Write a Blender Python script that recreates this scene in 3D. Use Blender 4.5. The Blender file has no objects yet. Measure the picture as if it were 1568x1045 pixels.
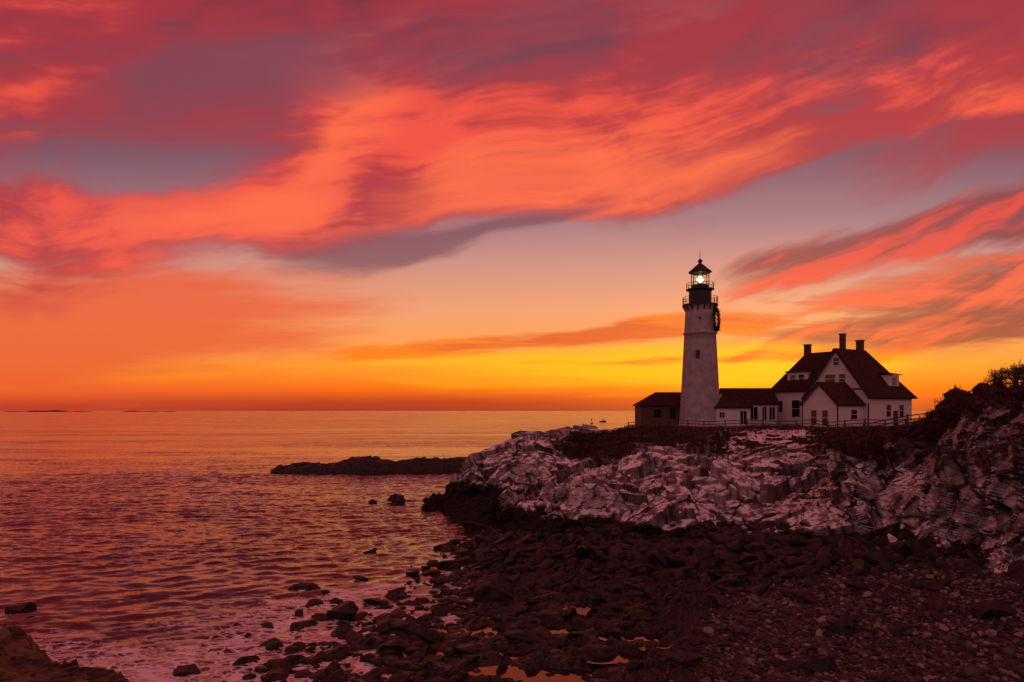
import bpy, bmesh, math, random
import numpy as np
from mathutils import Vector, Matrix
random.seed(4); rng=np.random.default_rng(7)
scene=bpy.context.scene
scene.view_settings.view_transform='Standard'; scene.view_settings.look='None'; scene.view_settings.exposure=0

# ------------------------------------------------------------------ helpers
def lin(c):
    return tuple(((v/255)/12.92 if v/255<=0.04045 else ((v/255+0.055)/1.055)**2.4) for v in c)+(1.0,)
class NT:
    def __init__(s,tree): s.t=tree; s.n=tree.nodes; s.l=tree.links
    def set(s,sock,v):
        if isinstance(v,bpy.types.NodeSocket): s.l.new(v,sock)
        elif v is not None: sock.default_value=v
    def m(s,op,a,b=None,c=None,clamp=False):
        n=s.n.new('ShaderNodeMath'); n.operation=op; n.use_clamp=clamp
        s.set(n.inputs[0],a)
        if b is not None: s.set(n.inputs[1],b)
        if c is not None: s.set(n.inputs[2],c)
        return n.outputs[0]
    def v(s,op,a,b=None):
        n=s.n.new('ShaderNodeVectorMath'); n.operation=op
        s.set(n.inputs[0],a)
        if b is not None: s.set(n.inputs[1],b)
        return n.outputs[0]
    def comb(s,x,y,z):
        n=s.n.new('ShaderNodeCombineXYZ')
        for i,q in enumerate((x,y,z)): s.set(n.inputs[i],q)
        return n.outputs[0]
    def sep(s,a):
        n=s.n.new('ShaderNodeSeparateXYZ'); s.set(n.inputs[0],a); return n.outputs
    def noise(s,vec,scale,detail=5,rough=.55,dist=0,col=False,dim='3D'):
        n=s.n.new('ShaderNodeTexNoise'); n.noise_dimensions=dim
        s.set(n.inputs['Vector'],vec); n.inputs['Scale'].default_value=scale
        n.inputs['Detail'].default_value=detail; n.inputs['Roughness'].default_value=rough
        n.inputs['Distortion'].default_value=dist
        return n.outputs['Color' if col else 'Fac']
    def mapping(s,vec,loc=(0,0,0),rot=(0,0,0),scale=(1,1,1),typ='POINT'):
        n=s.n.new('ShaderNodeMapping'); n.vector_type=typ; s.set(n.inputs['Vector'],vec)
        n.inputs['Location'].default_value=loc; n.inputs['Rotation'].default_value=rot; n.inputs['Scale'].default_value=scale
        return n.outputs[0]
    def ss(s,x,lo,hi,a=0.,b=1.,lin_=False):
        n=s.n.new('ShaderNodeMapRange'); n.interpolation_type='LINEAR' if lin_ else 'SMOOTHSTEP'; n.clamp=True
        s.set(n.inputs[0],x); n.inputs[1].default_value=lo; n.inputs[2].default_value=hi
        n.inputs[3].default_value=a; n.inputs[4].default_value=b
        return n.outputs[0]
    def mix(s,f,a,b,typ='MIX'):
        n=s.n.new('ShaderNodeMixRGB'); n.blend_type=typ
        s.set(n.inputs[0],f); s.set(n.inputs[1],a); s.set(n.inputs[2],b); return n.outputs[0]
    def ramp(s,x,stops,interp='LINEAR'):
        n=s.n.new('ShaderNodeValToRGB'); r=n.color_ramp; r.interpolation=interp
        while len(r.elements)>1: r.elements.remove(r.elements[-1])
        r.elements[0].position=stops[0][0]; r.elements[0].color=stops[0][1]
        for p,c in stops[1:]:
            e=r.elements.new(p); e.color=c
        s.set(n.inputs[0],x); return n.outputs[0]
    def blob(s,vec,cu,cv,ru,rv,ang=0,k=1.0):
        mp=s.mapping(vec,(cu,cv,0),(0,0,math.radians(ang)),(ru,rv,1),'TEXTURE')
        g=s.n.new('ShaderNodeTexGradient'); g.gradient_type='SPHERICAL'; s.l.new(mp,g.inputs[0])
        o=g.outputs['Fac']
        return o if k==1.0 else s.m('MULTIPLY',o,k)
    def blobs(s,vec,lst):
        acc=None
        for b in lst:
            o=s.blob(vec,*b); acc=o if acc is None else s.m('ADD',acc,o)
        return acc

def newmat(name):
    m=bpy.data.materials.new(name); m.use_nodes=True
    nt=NT(m.node_tree); b=m.node_tree.nodes['Principled BSDF']
    return m,nt,b
def simple(name,col,rough=.7,var=.25,scale=3,bump=.0,metal=0,spec=.5):
    m,nt,b=newmat(name)
    tc=nt.n.new('ShaderNodeTexCoord').outputs['Object']
    n=nt.noise(tc,scale,4,.6)
    d=tuple(max(0,x*(1-var)) for x in col)+(1,); u=tuple(min(1,x*(1+var)) for x in col)+(1,)
    nt.set(b.inputs['Base Color'],nt.mix(nt.ss(n,.3,.7),d,u))
    b.inputs['Roughness'].default_value=rough; b.inputs['Metallic'].default_value=metal; b.inputs['Specular IOR Level'].default_value=spec
    if bump:
        bn=nt.n.new('ShaderNodeBump'); bn.inputs['Strength'].default_value=bump; bn.inputs['Distance'].default_value=.05
        nt.set(bn.inputs['Height'],nt.noise(tc,scale*6,3,.6)); nt.set(b.inputs['Normal'],bn.outputs[0])
    return m

def mesh_arrays(name,V,F,mat,smooth=False,attrs=None,parent=None):
    V=np.asarray(V,dtype=np.float32); F=np.asarray(F,dtype=np.int32); k=F.shape[1]
    me=bpy.data.meshes.new(name)
    me.vertices.add(len(V)); me.vertices.foreach_set('co',V.ravel())
    me.loops.add(F.size); me.loops.foreach_set('vertex_index',F.ravel())
    me.polygons.add(len(F)); me.polygons.foreach_set('loop_start',np.arange(0,F.size,k,dtype=np.int32))
    me.polygons.foreach_set('loop_total',np.full(len(F),k,dtype=np.int32))
    me.update(calc_edges=True); me.validate()
    me.polygons.foreach_set('use_smooth',np.full(len(me.polygons),smooth))
    if attrs:
        for an,av in attrs.items():
            a=me.attributes.new(an,'FLOAT','POINT'); a.data.foreach_set('value',np.asarray(av,dtype=np.float32).ravel())
    me.materials.append(mat)
    o=bpy.data.objects.new(name,me); scene.collection.objects.link(o)
    if parent: o.parent=parent
    return o
def grid_faces(nr,nc):
    i=np.arange(nr-1)[:,None]*nc+np.arange(nc-1)[None,:]
    i=i.ravel(); return np.stack([i,i+1,i+nc+1,i+nc],1)
def empty(name):
    e=bpy.data.objects.new(name,None); scene.collection.objects.link(e); e.empty_display_size=.2; return e
class MB:   # polygon mesh builder
    def __init__(s): s.v=[]; s.f=[]
    def poly(s,pts):
        i=len(s.v); s.v+= [tuple(p) for p in pts]; s.f.append(tuple(range(i,i+len(pts))))
    def hexa(s,p):
        i=len(s.v); s.v+=[tuple(q) for q in p]
        for q in ((3,2,1,0),(4,5,6,7),(0,1,5,4),(1,2,6,5),(2,3,7,6),(3,0,4,7)): s.f.append(tuple(i+k for k in q))
    def box(s,x0,x1,y0,y1,z0,z1,T=lambda p:p):
        s.hexa([T(p) for p in ((x0,y0,z0),(x1,y0,z0),(x1,y1,z0),(x0,y1,z0),(x0,y0,z1),(x1,y0,z1),(x1,y1,z1),(x0,y1,z1))])
    def beam(s,a,b,w,h=None):
        a=Vector(a); b=Vector(b); h=h or w; d=(b-a).normalized()
        up=Vector((0,0,1)) if abs(d.z)<.95 else Vector((1,0,0))
        r=d.cross(up).normalized()*w/2; u=r.cross(d).normalized()*h/2
        s.hexa([a-r-u,a+r-u,b+r-u,b-r-u,a-r+u,a+r+u,b+r+u,b-r+u])
    def rev(s,cx,cy,prof,n=40):
        i=len(s.v)
        for r,z in prof:
            for k in range(n):
                t=2*math.pi*k/n; s.v.append((cx+r*math.cos(t),cy+r*math.sin(t),z))
        for j in range(len(prof)-1):
            for k in range(n):
                k2=(k+1)%n; s.f.append((i+j*n+k,i+j*n+k2,i+(j+1)*n+k2,i+(j+1)*n+k))
    def obj(s,name,mat,parent=None,smooth=False):
        me=bpy.data.meshes.new(name); me.from_pydata(s.v,[],s.f); me.update()
        bm=bmesh.new(); bm.from_mesh(me); bmesh.ops.recalc_face_normals(bm,faces=bm.faces); bm.to_mesh(me); bm.free()
        me.materials.append(mat); o=bpy.data.objects.new(name,me); scene.collection.objects.link(o)
        if parent: o.parent=parent
        if smooth:
            for p in me.polygons: p.use_smooth=True
        return o

# numpy noise
def h3(i,j,k,s):
    h=(i.astype(np.int64)*73856093)^(j.astype(np.int64)*19349663)^(k.astype(np.int64)*83492791)^(s*265443576+12345)
    h&=0xffffffff; h=((h^(h>>13))*1274126177)&0xffffffff; h=((h^(h>>15))*668265263)&0xffffffff; h^=h>>16
    return h/4294967296.0
def vnoise(p,s=0):
    f=np.floor(p); i=f.astype(np.int64); t=p-f; t=t*t*(3-2*t); r=0
    for a in (0,1):
        for b in (0,1):
            for c in (0,1):
                w=(t[:,0] if a else 1-t[:,0])*(t[:,1] if b else 1-t[:,1])*(t[:,2] if c else 1-t[:,2])
                r=r+w*h3(i[:,0]+a,i[:,1]+b,i[:,2]+c,s)
    return r*2-1
def fbm(p,o=4,s=0,g=.5):
    r=0;a=1;n=0
    for k in range(o):
        r=r+a*vnoise(p*(2.03**k)+k*7.3,s+k); n+=a; a*=g
    return r/n
def worley(p,s=0):
    i0=np.floor(p).astype(np.int64); N=len(p)
    F1=np.full(N,9.);F2=np.full(N,9.); idv=np.zeros(N); vec=np.zeros((N,3))
    for a in (-1,0,1):
        for b in (-1,0,1):
            for c in (-1,0,1):
                I=i0[:,0]+a;J=i0[:,1]+b;K=i0[:,2]+c
                q=np.stack([I+h3(I,J,K,s),J+h3(I,J,K,s+1),K+h3(I,J,K,s+2)],1)
                d=p-q; D=np.sqrt((d*d).sum(1)); cl=D<F1
                F2=np.where(cl,F1,np.minimum(F2,D)); 
                idv=np.where(cl,h3(I,J,K,s+3),idv); vec=np.where(cl[:,None],d,vec); F1=np.where(cl,D,F1)
    return F1,F2,idv,vec
def hid(x,s):
    return np.modf(np.abs(np.sin(x*9173.13+s*77.7))*4375.85)[0]
def blocks(p,s,tilt=.5):
    F1,F2,idv,vec=worley(p,s)
    g=np.stack([hid(idv,1)-.5,hid(idv,2)-.5,hid(idv,3)-.5],1)*2*tilt
    return (idv-.5)*2*.6+(g*vec).sum(1), np.clip((F2-F1)*4,0,1)
def rotm(ax,ay,az):
    return np.array(Matrix.Rotation(az,3,'Z')@Matrix.Rotation(ay,3,'Y')@Matrix.Rotation(ax,3,'X'))

# ------------------------------------------------------------------ world / sky
w=bpy.data.worlds.new("World"); scene.world=w; w.use_nodes=True
nt=NT(w.node_tree); bg=w.node_tree.nodes['Background']
d=nt.n.new('ShaderNodeTexCoord').outputs['Generated']
dx,dy,dz=nt.sep(d)[0:3]
yy=nt.m('MAXIMUM',dy,.25)
U=nt.m('DIVIDE',dx,yy); V=nt.m('DIVIDE',nt.m('MAXIMUM',dz,0.0),yy)
P=nt.comb(U,V,0)
w1=nt.v('SUBTRACT',nt.noise(P,2.8,3,.5,col=True,dim='2D'),(.5,.5,.5))
PW=nt.v('ADD',P,nt.v('MULTIPLY',w1,(.20,.075,0)))
pu,pv=nt.sep(PW)[0:2]
# curved streak coordinates: the cloud streets sweep upward to the right
Vc=nt.m('SUBTRACT',pv,nt.m('ADD',nt.m('MULTIPLY',pu,.19),nt.m('MULTIPLY',nt.m('MULTIPLY',pu,pu),.15)))
PC=nt.comb(pu,Vc,0)
N1=nt.noise(nt.mapping(PC,scale=(1.9,10.5,1)),1.0,6,.58,.05,dim='2D')
N5=nt.noise(nt.mapping(PC,loc=(5,3,0),scale=(4.5,40.0,1)),1.0,3,.60,.08,dim='2D')        # fine fibres
N2=nt.noise(nt.mapping(P,rot=(0,0,math.radians(-6)),scale=(2.0,28,1)),1.0,5,.60,.3,dim='2D')
N3=nt.noise(nt.mapping(PW,loc=(3.3,1.7,0),rot=(0,0,math.radians(-32)),scale=(3.6,9,1)),1.0,6,.60,.1,dim='2D')
N4=nt.noise(nt.mapping(PC,loc=(7,2,0),scale=(2.6,6.5,1)),1.0,4,.6,.05,dim='2D')
n1=nt.m('SUBTRACT',N1,.5); n2=nt.m('SUBTRACT',N2,.5); n3=nt.m('SUBTRACT',N3,.5); n4=nt.m('SUBTRACT',N4,.5); n5=nt.m('SUBTRACT',N5,.5)
def summ(*a):
    acc=None
    for v_,k_ in a:
        o=v_ if k_==1 else nt.m('MULTIPLY',v_,k_)
        acc=o if acc is None else nt.m('ADD',acc,o)
    return acc
def mask(bl,lo,hi,*noi):
    return nt.m('MULTIPLY',nt.ss(summ((bl,1),*noi),lo,hi),nt.ss(bl,.0,.35))
S=1/.62
col=nt.ramp(nt.m('MULTIPLY',V,S),[(0,lin((150,52,46))),(.012*S,lin((200,66,34))),(.033*S,lin((248,106,18))),(.065*S,lin((255,150,38))),
  (.105*S,lin((250,154,80))),(.15*S,lin((238,156,112))),(.215*S,lin((206,142,128))),(.28*S,lin((164,118,126))),(.38*S,lin((128,82,98))),(.6*S,lin((102,48,66)))])
def layer(col,mask,color,op=1.0):
    return nt.mix(nt.m('MULTIPLY',mask,op,clamp=True),col,color)
lo=nt.blobs(P,[(-.75,.10,.60,.20,0),(-.50,.14,.45,.10,4,.7),(.75,.10,.40,.10,0,.5)])
col=layer(col,mask(lo,.05,.9,(n2,1.0),(n1,1.0),(n5,.4)),lin((232,90,50)),.88)
veil=summ((nt.ss(V,.22,.5),1),(n4,2.4),(n1,1.4),(n5,.3))
col=layer(col,nt.m('MULTIPLY',nt.ss(veil,.1,1.1),nt.ss(V,.2,.32)),lin((172,48,58)),.85)
C=[(-.26,.38,.15,.24,-28,1.15),(-.28,.31,.13,.09,25,.8),
   (-.05,.36,.28,.11,14,1.0),(.10,.36,.34,.13,10,1.15),(.33,.38,.36,.10,11,1.2),(.58,.43,.34,.09,20,1.1),(.78,.49,.28,.10,14,1.0),
   (.10,.47,.40,.14,12,.55),(-.12,.29,.22,.07,16,.8),
   (-.55,.275,.38,.085,-3,1.15),(-.80,.28,.28,.16,-10,1.0),(-.66,.19,.34,.07,6,.6),(-.72,.52,.28,.18,30,.65),(-.1,.56,.5,.1,8,.3),(.5,.52,.4,.06,14,.4)]
cs=nt.blobs(PW,C)
clear=nt.blobs(PW,[(.47,.305,.42,.07,15,1.7),(.70,.385,.26,.045,12,1.3),(.1,.215,.40,.07,9,.9),(-.15,.23,.25,.05,14,.6),(-.52,.40,.18,.13,20,.7)])
cm=summ((cs,.95),(n1,1.9),(n5,.5),(n3,1.1),(n4,.9),(clear,-1))
m1=nt.m('MULTIPLY',nt.ss(cm,.08,1.05),nt.ss(cs,.0,.4))
ccol=nt.mix(nt.ss(summ((N3,.8),(n1,1.3),(n5,.4),(n4,.7)),.28,.62),lin((182,52,58)),lin((244,82,62)))
col=layer(col,m1,ccol,.93)
cb=nt.blobs(PW,[(.12,.35,.34,.11,9,1.2),(.34,.36,.28,.06,10,.9),(-.27,.38,.10,.20,-28,1.0),(-.07,.33,.24,.07,15,.9),(-.44,.275,.26,.05,0,.8),(.72,.46,.30,.05,18,.7)])
col=layer(col,nt.m('MULTIPLY',mask(cb,.25,1.25,(n1,1.9),(n5,.6),(n3,.8)),m1),lin((255,108,66)),.85)
sb=nt.blobs(PW,[(-.50,.42,.24,.16,30,.75),(-.36,.53,.24,.13,10,.8),(-.26,.225,.30,.05,8,.7),(-.10,.25,.28,.035,14,.7),(.05,.285,.25,.018,16,.7),(-.02,.56,.40,.09,10,.8),(.45,.56,.5,.10,12,.8),(.30,.27,.25,.02,11,.5)])
col=layer(col,mask(sb,.2,1.15,(n1,2.0),(n5,.5),(n3,.8)),lin((120,68,84)),.75)
rbb=nt.blobs(PW,[(.60,.255,.44,.05,13,1.3),(.80,.28,.30,.06,9,1.1),(.38,.225,.18,.03,12,.7)])
col=layer(col,mask(rbb,.15,.95,(n1,1.8),(n5,1.1)),nt.mix(nt.ss(summ((N1,.5),(N5,.5)),.42,.58),lin((138,54,64)),lin((230,64,52))),.9)
rb2b=nt.blobs(P,[(.74,.19,.56,.085,7,1.3),(.74,.13,.50,.05,5,1.2),(.55,.105,.48,.03,4,.8)])
col=layer(col,mask(rb2b,.2,1.0,(n2,2.2),(n5,1.2)),nt.mix(nt.ss(summ((N2,.5),(N5,.5)),.40,.60),lin((142,52,54)),lin((240,86,54))),.9)
glb=nt.blobs(P,[(.14,.065,.46,.055,0,1.4),(.40,.075,.34,.045,2,.9)])
col=layer(col,mask(glb,.15,1.05,(n2,1.5)),lin((255,184,10)),.92)
osb=nt.blobs(P,[(.12,.112,.28,.026,7,1.3),(.30,.124,.28,.028,5,1.2),(-.12,.092,.22,.018,5,.9),(.45,.085,.34,.026,3,1.0),(.15,.07,.3,.018,2,.8)])
col=layer(col,mask(osb,.2,.95,(n2,2.6),(n5,1.0)),nt.mix(nt.ss(N2,.4,.6),lin((222,84,30)),lin((255,122,6))),.92)
col=layer(col,nt.m('MULTIPLY',nt.ss(V,.03,.0),nt.ss(n2,-.25,.2)),lin((176,54,34)),.9)
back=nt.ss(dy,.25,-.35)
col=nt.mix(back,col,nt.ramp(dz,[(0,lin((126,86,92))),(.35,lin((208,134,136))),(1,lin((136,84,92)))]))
ns=nt.n.new('ShaderNodeTexSky'); ns.sky_type='NISHITA'; ns.sun_disc=False; ns.sun_elevation=math.radians(2); ns.sun_rotation=math.radians(22)
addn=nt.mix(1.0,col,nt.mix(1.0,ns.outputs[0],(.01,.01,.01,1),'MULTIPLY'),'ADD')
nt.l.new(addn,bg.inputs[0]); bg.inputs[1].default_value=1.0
try: w.cycles.sampling_method='NONE'
except Exception as ex: print('mis',ex)

sd=bpy.data.lights.new('sun','SUN'); sd.energy=.12; sd.angle=math.radians(2); sd.color=(1,.42,.16)
so=bpy.data.objects.new('sun',sd); scene.collection.objects.link(so)
so.rotation_euler=Vector((math.sin(math.radians(22)),math.cos(math.radians(22)),math.tan(math.radians(2)))).to_track_quat('Z','Y').to_euler()

# ------------------------------------------------------------------ camera
cd=bpy.data.cameras.new('camera'); cam=bpy.data.objects.new('camera',cd); scene.collection.objects.link(cam)
cam.location=(0,0,14); cam.rotation_euler=(math.radians(90),0,0); cd.lens=24; cd.sensor_width=36; cd.shift_y=.068; cd.clip_end=100000; cd.clip_start=.5
scene.camera=cam

# ------------------------------------------------------------------ beach height
ctrl=np.array([(-10.2,35,0),(-9.5,44,-.1),(-3,54,0),(-3.4,66,0),(-1,74.6,0.1),(-1.6,84,-.2),
 (-20,40,-1.5),(-16,50,-1.2),(-13,62,-1.5),(-12,75,-2),(-12,90,-2.5),(-30,60,-3),(-30,90,-4),(-14,33,-.8),(-38,42,-2.5),(-45,60,-4),(-45,95,-5),
 (-.5,72,.6),(5,64,2.0),(13,60,2.9),(20.5,56,3.4),(25,51,3.8),(28,45,4.4),(29.5,39.5,5.0),(32,32,5.3),(34,19,5.8),
 (5,50,1.0),(0,40,.55),(5,38,.9),(12,42,2.0),(20,44,3.3),(15,33,2.2),(20,28,3.0),(3,33,.6),(-3,36,.2),(-4,45,-.2),(-6,50,-.4),(1,58,.9),(0,20,.5),(20,12,3.5),(-10,20,.3),
 (-22.5,35,-.8),(-32,37,-.8),(-14,24,.2),
 (40,30,6),(40,60,6),(20,80,2),(10,100,-1)],dtype=float)
def tps(r): return np.where(r>1e-9,r*r*np.log(np.maximum(r,1e-9)),0)
n=len(ctrl); A=np.zeros((n+3,n+3)); R=np.hypot(ctrl[:,None,0]-ctrl[None,:,0],ctrl[:,None,1]-ctrl[None,:,1])
A[:n,:n]=tps(R)+np.eye(n)*6; A[:n,n]=1; A[:n,n+1:]=ctrl[:,:2]; A[n,:n]=1; A[n+1:,:n]=ctrl[:,:2].T
wt=np.linalg.solve(A,np.concatenate([ctrl[:,2],[0,0,0]]))
def H0(x,y):
    r=np.full(len(x),wt[n])+wt[n+1]*x+wt[n+2]*y
    for i in range(n): r=r+wt[i]*tps(np.hypot(x-ctrl[i,0],y-ctrl[i,1]))
    return r
def mound(x,y):
    top=4.0-.46*(x+22.5)-.06*(y-30)
    top=np.where(x<-22.5,4.0-.03*(x+22.5),top)
    return np.minimum(top,4.3)-np.maximum(y-30.6-.8*np.sin(x*1.3),0)*1.1
POOLS=[(1.9,34.8,2.6,.9,.50),(7.6,39.3,1.7,.5,.95),(4.8,45.2,.9,1.0,.75),(-5.5,38.5,1.6,.6,.16),(5.2,36.4,1.2,.4,.80),(-1.5,42,1.2,.5,.38),(3.6,40.8,1.0,.4,.7),(8.6,36.6,1.0,.35,1.25),(.2,37.6,1.1,.4,.42)]
def sstep(x,a,b):
    t=np.clip((x-a)/(b-a),0,1); return t*t*(3-2*t)
def pebble_mask(x,y):
    return sstep(x-(y-33)*.55,6,11)*sstep(y-(x-10)*.10,46,41)
def H(x,y):
    z=H0(x,y); md=mound(x,y); isb=sstep(md-z,-.2,.3); z=np.maximum(z,md); pm=pebble_mask(x,y)
    p=np.stack([x,y,z*0],1)
    q=(p@rotm(0,0,.5).T)
    b1,_=blocks(q/np.array([3.6,1.9,9]),11); b2,e2=blocks(q/np.array([1.5,.8,9])+5,21); b3,_=blocks(q/np.array([.7,.35,9])+5,27)
    rock=.38*b1+.30*b2+.16*b3+.10*fbm(p*1.7,4,3)+.25*fbm(p*.18,3,9)
    q2=(p@rotm(0,0,-.55).T); q2[:,1]+=.4*fbm(p*.6,2,44); s1,_=blocks(q2/np.array([4,.8,9]),31,.9); s2,_=blocks(q2/np.array([1.8,.33,9]),32,.9)
    z=z+rock*(1-pm)*(1-isb)*.95+pm*(.10*fbm(p*.6,3,5)+.03*fbm(p*3,2,8))+isb*(.45*s1+.20*s2+.12*fbm(p*2,3,4))
    for (cx,cy,rx,ry,pz) in POOLS:
        d=np.hypot((x-cx)/rx,(y-cy)/ry)+.45*vnoise(p*1.3,33)+.3*vnoise(p*3,34)+.2*b2
        k=sstep(d,1.35,.85); z=z*(1-k)+(pz-.25)*k
    return z,isb

# ------------------------------------------------------------------ materials
def rock_material(name,beach=False):
    m,t,b=newmat(name)
    geo=t.n.new('ShaderNodeNewGeometry'); pos=geo.outputs['Position']; X,Y,Z=t.sep(pos)[0:3]
    nz=t.sep(geo.outputs['Normal'])[2]
    def att(n_):
        a=t.n.new('ShaderNodeAttribute'); a.attribute_name=n_; return a.outputs['Fac']
    veg=att('veg'); crev=att('crev'); aux=att('aux')
    mid=t.noise(pos,1.1,5,.65); fin=t.noise(pos,6,4,.65)
    lay=t.noise(t.mapping(pos,rot=(.3,.9,.4),scale=(.6,.6,4.5)),1,4,.65,.3)
    dark=t.mix(t.ss(fin,.35,.68),(.006,.0045,.004,1),(.050,.037,.033,1))
    if beach:
        peb=t.mix(t.ss(fin,.35,.65),(.026,.018,.017,1),(.085,.060,.055,1))
        brown=t.mix(t.ss(lay,.35,.65),(.03,.018,.012,1),(.20,.115,.065,1))
        c=t.mix(aux,dark,peb); c=t.mix(veg,c,brown)
        t.set(b.inputs['Roughness'],t.ss(t.m('ADD',Z,t.m('MULTIPLY',t.m('SUBTRACT',mid,.5),3)),.3,1.8,.22,.65)); b.inputs['Specular IOR Level'].default_value=.35
    else:
        big=t.noise(pos,.25,4,.6)
        pale=t.mix(t.ss(mid,.3,.7),(.26,.205,.21,1),(.66,.57,.585,1))
        pale=t.mix(t.m('MULTIPLY',t.ss(lay,.50,.64),.6),pale,(.17,.12,.115,1))
        pale=t.mix(t.m('MULTIPLY',t.ss(big,.42,.58),.55),pale,(.11,.072,.068,1))
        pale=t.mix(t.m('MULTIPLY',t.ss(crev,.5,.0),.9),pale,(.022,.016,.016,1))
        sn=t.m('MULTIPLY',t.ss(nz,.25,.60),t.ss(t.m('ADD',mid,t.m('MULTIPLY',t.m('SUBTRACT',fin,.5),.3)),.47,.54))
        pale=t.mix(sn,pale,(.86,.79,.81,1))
        brush=t.mix(t.ss(fin,.35,.65),(.016,.008,.006,1),(.11,.052,.038,1))
        vm=t.ss(t.m('ADD',veg,t.m('MULTIPLY',t.m('SUBTRACT',mid,.5),2.4)),.38,.6)
        c=t.mix(vm,pale,brush)
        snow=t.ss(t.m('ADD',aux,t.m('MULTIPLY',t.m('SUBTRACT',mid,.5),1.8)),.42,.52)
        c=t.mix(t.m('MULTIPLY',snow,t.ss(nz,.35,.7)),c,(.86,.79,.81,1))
        tide=t.m('ADD',Z,t.m('MULTIPLY',t.m('SUBTRACT',big,.5),2.2)); tide=t.m('ADD',tide,t.m('MULTIPLY',t.m('SUBTRACT',mid,.5),1.8))
        tide=t.m('ADD',tide,t.m('MULTIPLY',t.m('MAXIMUM',t.m('SUBTRACT',X,20),0),-.03))
        c=t.mix(t.ss(tide,4.2,3.7),c,dark)
        b.inputs['Roughness'].default_value=.9; b.inputs['Specular IOR Level'].default_value=.15
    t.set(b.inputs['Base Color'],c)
    bn=t.n.new('ShaderNodeBump'); bn.inputs['Strength'].default_value=1.0; bn.inputs['Distance'].default_value=.14
    t.set(bn.inputs['Height'],t.m('ADD',t.m('MULTIPLY',fin,.5),t.m('ADD',mid,lay))); t.set(b.inputs['Normal'],bn.outputs[0])
    return m
m_cliff=rock_material('cliff_rock'); m_beach=rock_material('beach_rock',True)
m_black=simple('wet_black_rock',(.028,.020,.018),.50,.75,2.5,.9,spec=.28)
def pebble_mat():
    m,t,b=newmat('pebble_stone')
    g=t.n.new('ShaderNodeNewGeometry'); r=g.outputs['Random Per Island']
    c=t.ramp(r,[(0,(.02,.014,.013,1)),(.4,(.055,.038,.035,1)),(.75,(.13,.095,.088,1)),(1,(.28,.215,.20,1))])
    t.set(b.inputs['Base Color'],c); b.inputs['Roughness'].default_value=.6; b.inputs['Specular IOR Level'].default_value=.3
    return m
m_peb=pebble_mat()

# ------------------------------------------------------------------ beach mesh
xs=np.arange(-48,40.01,.2); ys=np.arange(8,104.01,.2)
Xg,Yg=np.meshgrid(xs,ys); xf=Xg.ravel(); yf=Yg.ravel(); zf,bl=H(xf,yf)
pm=pebble_mask(xf,yf)
beach=mesh_arrays('beach',np.stack([xf,yf,zf],1),grid_faces(len(ys),len(xs)),m_beach,False,{'veg':bl,'crev':zf*0+1,'aux':pm})

# ------------------------------------------------------------------ headland loft
ST=[
 [(-4,125,-1),(-3,122,.5),(-1,119,4),(2,116,7),(6,112,9.5),(10,110,10.8),(25,110,11.5),(60,135,11.5),(250,300,11)],
 [(-14,108,-1.5),(-12,106,.3),(-9,104,3.5),(-5,103,7),(0,103,9.5),(6,103,10.8),(22,106,11.5),(60,125,11.6),(250,260,11)],
 [(-11.5,91,-1.5),(-10,93.5,.2),(-9,95,3.8),(-6.5,97,7),(-2,97,9.2),(4,98,10.5),(20,101,11.5),(62,116,11.7),(250,230,11)],
 [(0,80,-1),(0,83,.3),(.5,85,3.5),(1,88,5.5),(2,91,7.8),(6,94,10),(20,98,11.4),(64,112,11.7),(250,210,11)],
 [(-1.5,70,-.3),(-1,72,.8),(0,73,4.3),(3,75,4.9),(6,80,5.5),(9,88,8.5),(17,96,11.3),(66,108,11.7),(250,190,11.5)],
 [(4.5,62,.8),(5,64,2.3),(5.8,67,4),(6.3,68.5,6.9),(9,75,7.1),(13,86,9.5),(20,95,11.6),(68,106,11.7),(250,170,12)],
 [(12,57,2),(13,60,3.2),(13.5,62,4.3),(14.5,65,6),(16.5,70,7.5),(20,80,9.8),(25,92,11.7),(70,104,11.7),(250,150,12)],
 [(19,53,2.6),(20.5,56,3.7),(21.5,58,4.6),(23.5,62,6.3),(27,68,8.3),(31,74,10.7),(35,84,11.75),(72,100,11.8),(250,140,13)],
 [(23,48,3.2),(25,51,4),(26.3,53,4.8),(28,56,6),(30,61,8),(32.3,68,10.6),(37,80,11.75),(74,97,12),(250,125,14)],
 [(24.8,46.5,3.5),(26.5,49,4.3),(26.5,51,5.5),(26,53,7.5),(25.5,55,10),(26.5,57,11.6),(36,69,12),(75,92,12.5),(250,115,15)],
 [(26,43,3.7),(28,45,4.6),(28.7,46.5,5.3),(29,48,7.5),(29,50,10.3),(29.8,53,12.1),(37,61,12.9),(76,82,13.5),(250,100,16)],
 [(27,37,4.2),(29.5,39.5,5.2),(30.3,41,6.5),(30.8,42.5,9.5),(31,44,12.8),(32.5,46,14.9),(42,54,16),(78,70,17),(250,80,18)],
 [(29,30,4.6),(32,32,5.5),(33,34,7),(33.5,35,10),(34,36,13.5),(35.5,38,16),(48,45,17),(80,52,18),(250,50,18)],
 [(30,18,5),(34,19,6),(35,20,8),(36,21,11),(37,22,14),(39,23,16.5),(52,26,17),(85,30,18),(250,20,18)]]
ST=np.array(ST,dtype=float); ST[:,0,2]-=1.0
def cr(a,b,c,d,t):
    return .5*((2*b)+(-a+c)*t+(2*a-5*b+4*c-d)*t*t+(-a+3*b-3*c+d)*t**3)
def interp_st(NR):
    L=np.concatenate([[0],np.cumsum(np.linalg.norm(np.diff(ST[:,3],axis=0),axis=1)+2)])
    s=np.linspace(0,L[-1],NR); k=np.interp(s,L,np.arange(len(ST))); i=np.clip(k.astype(int),0,len(ST)-2); t=(k-i)[:,None,None]
    P=lambda j: ST[np.clip(j,0,len(ST)-1)]
    return cr(P(i-1),P(i),P(i+1),P(i+2),t),k
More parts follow.
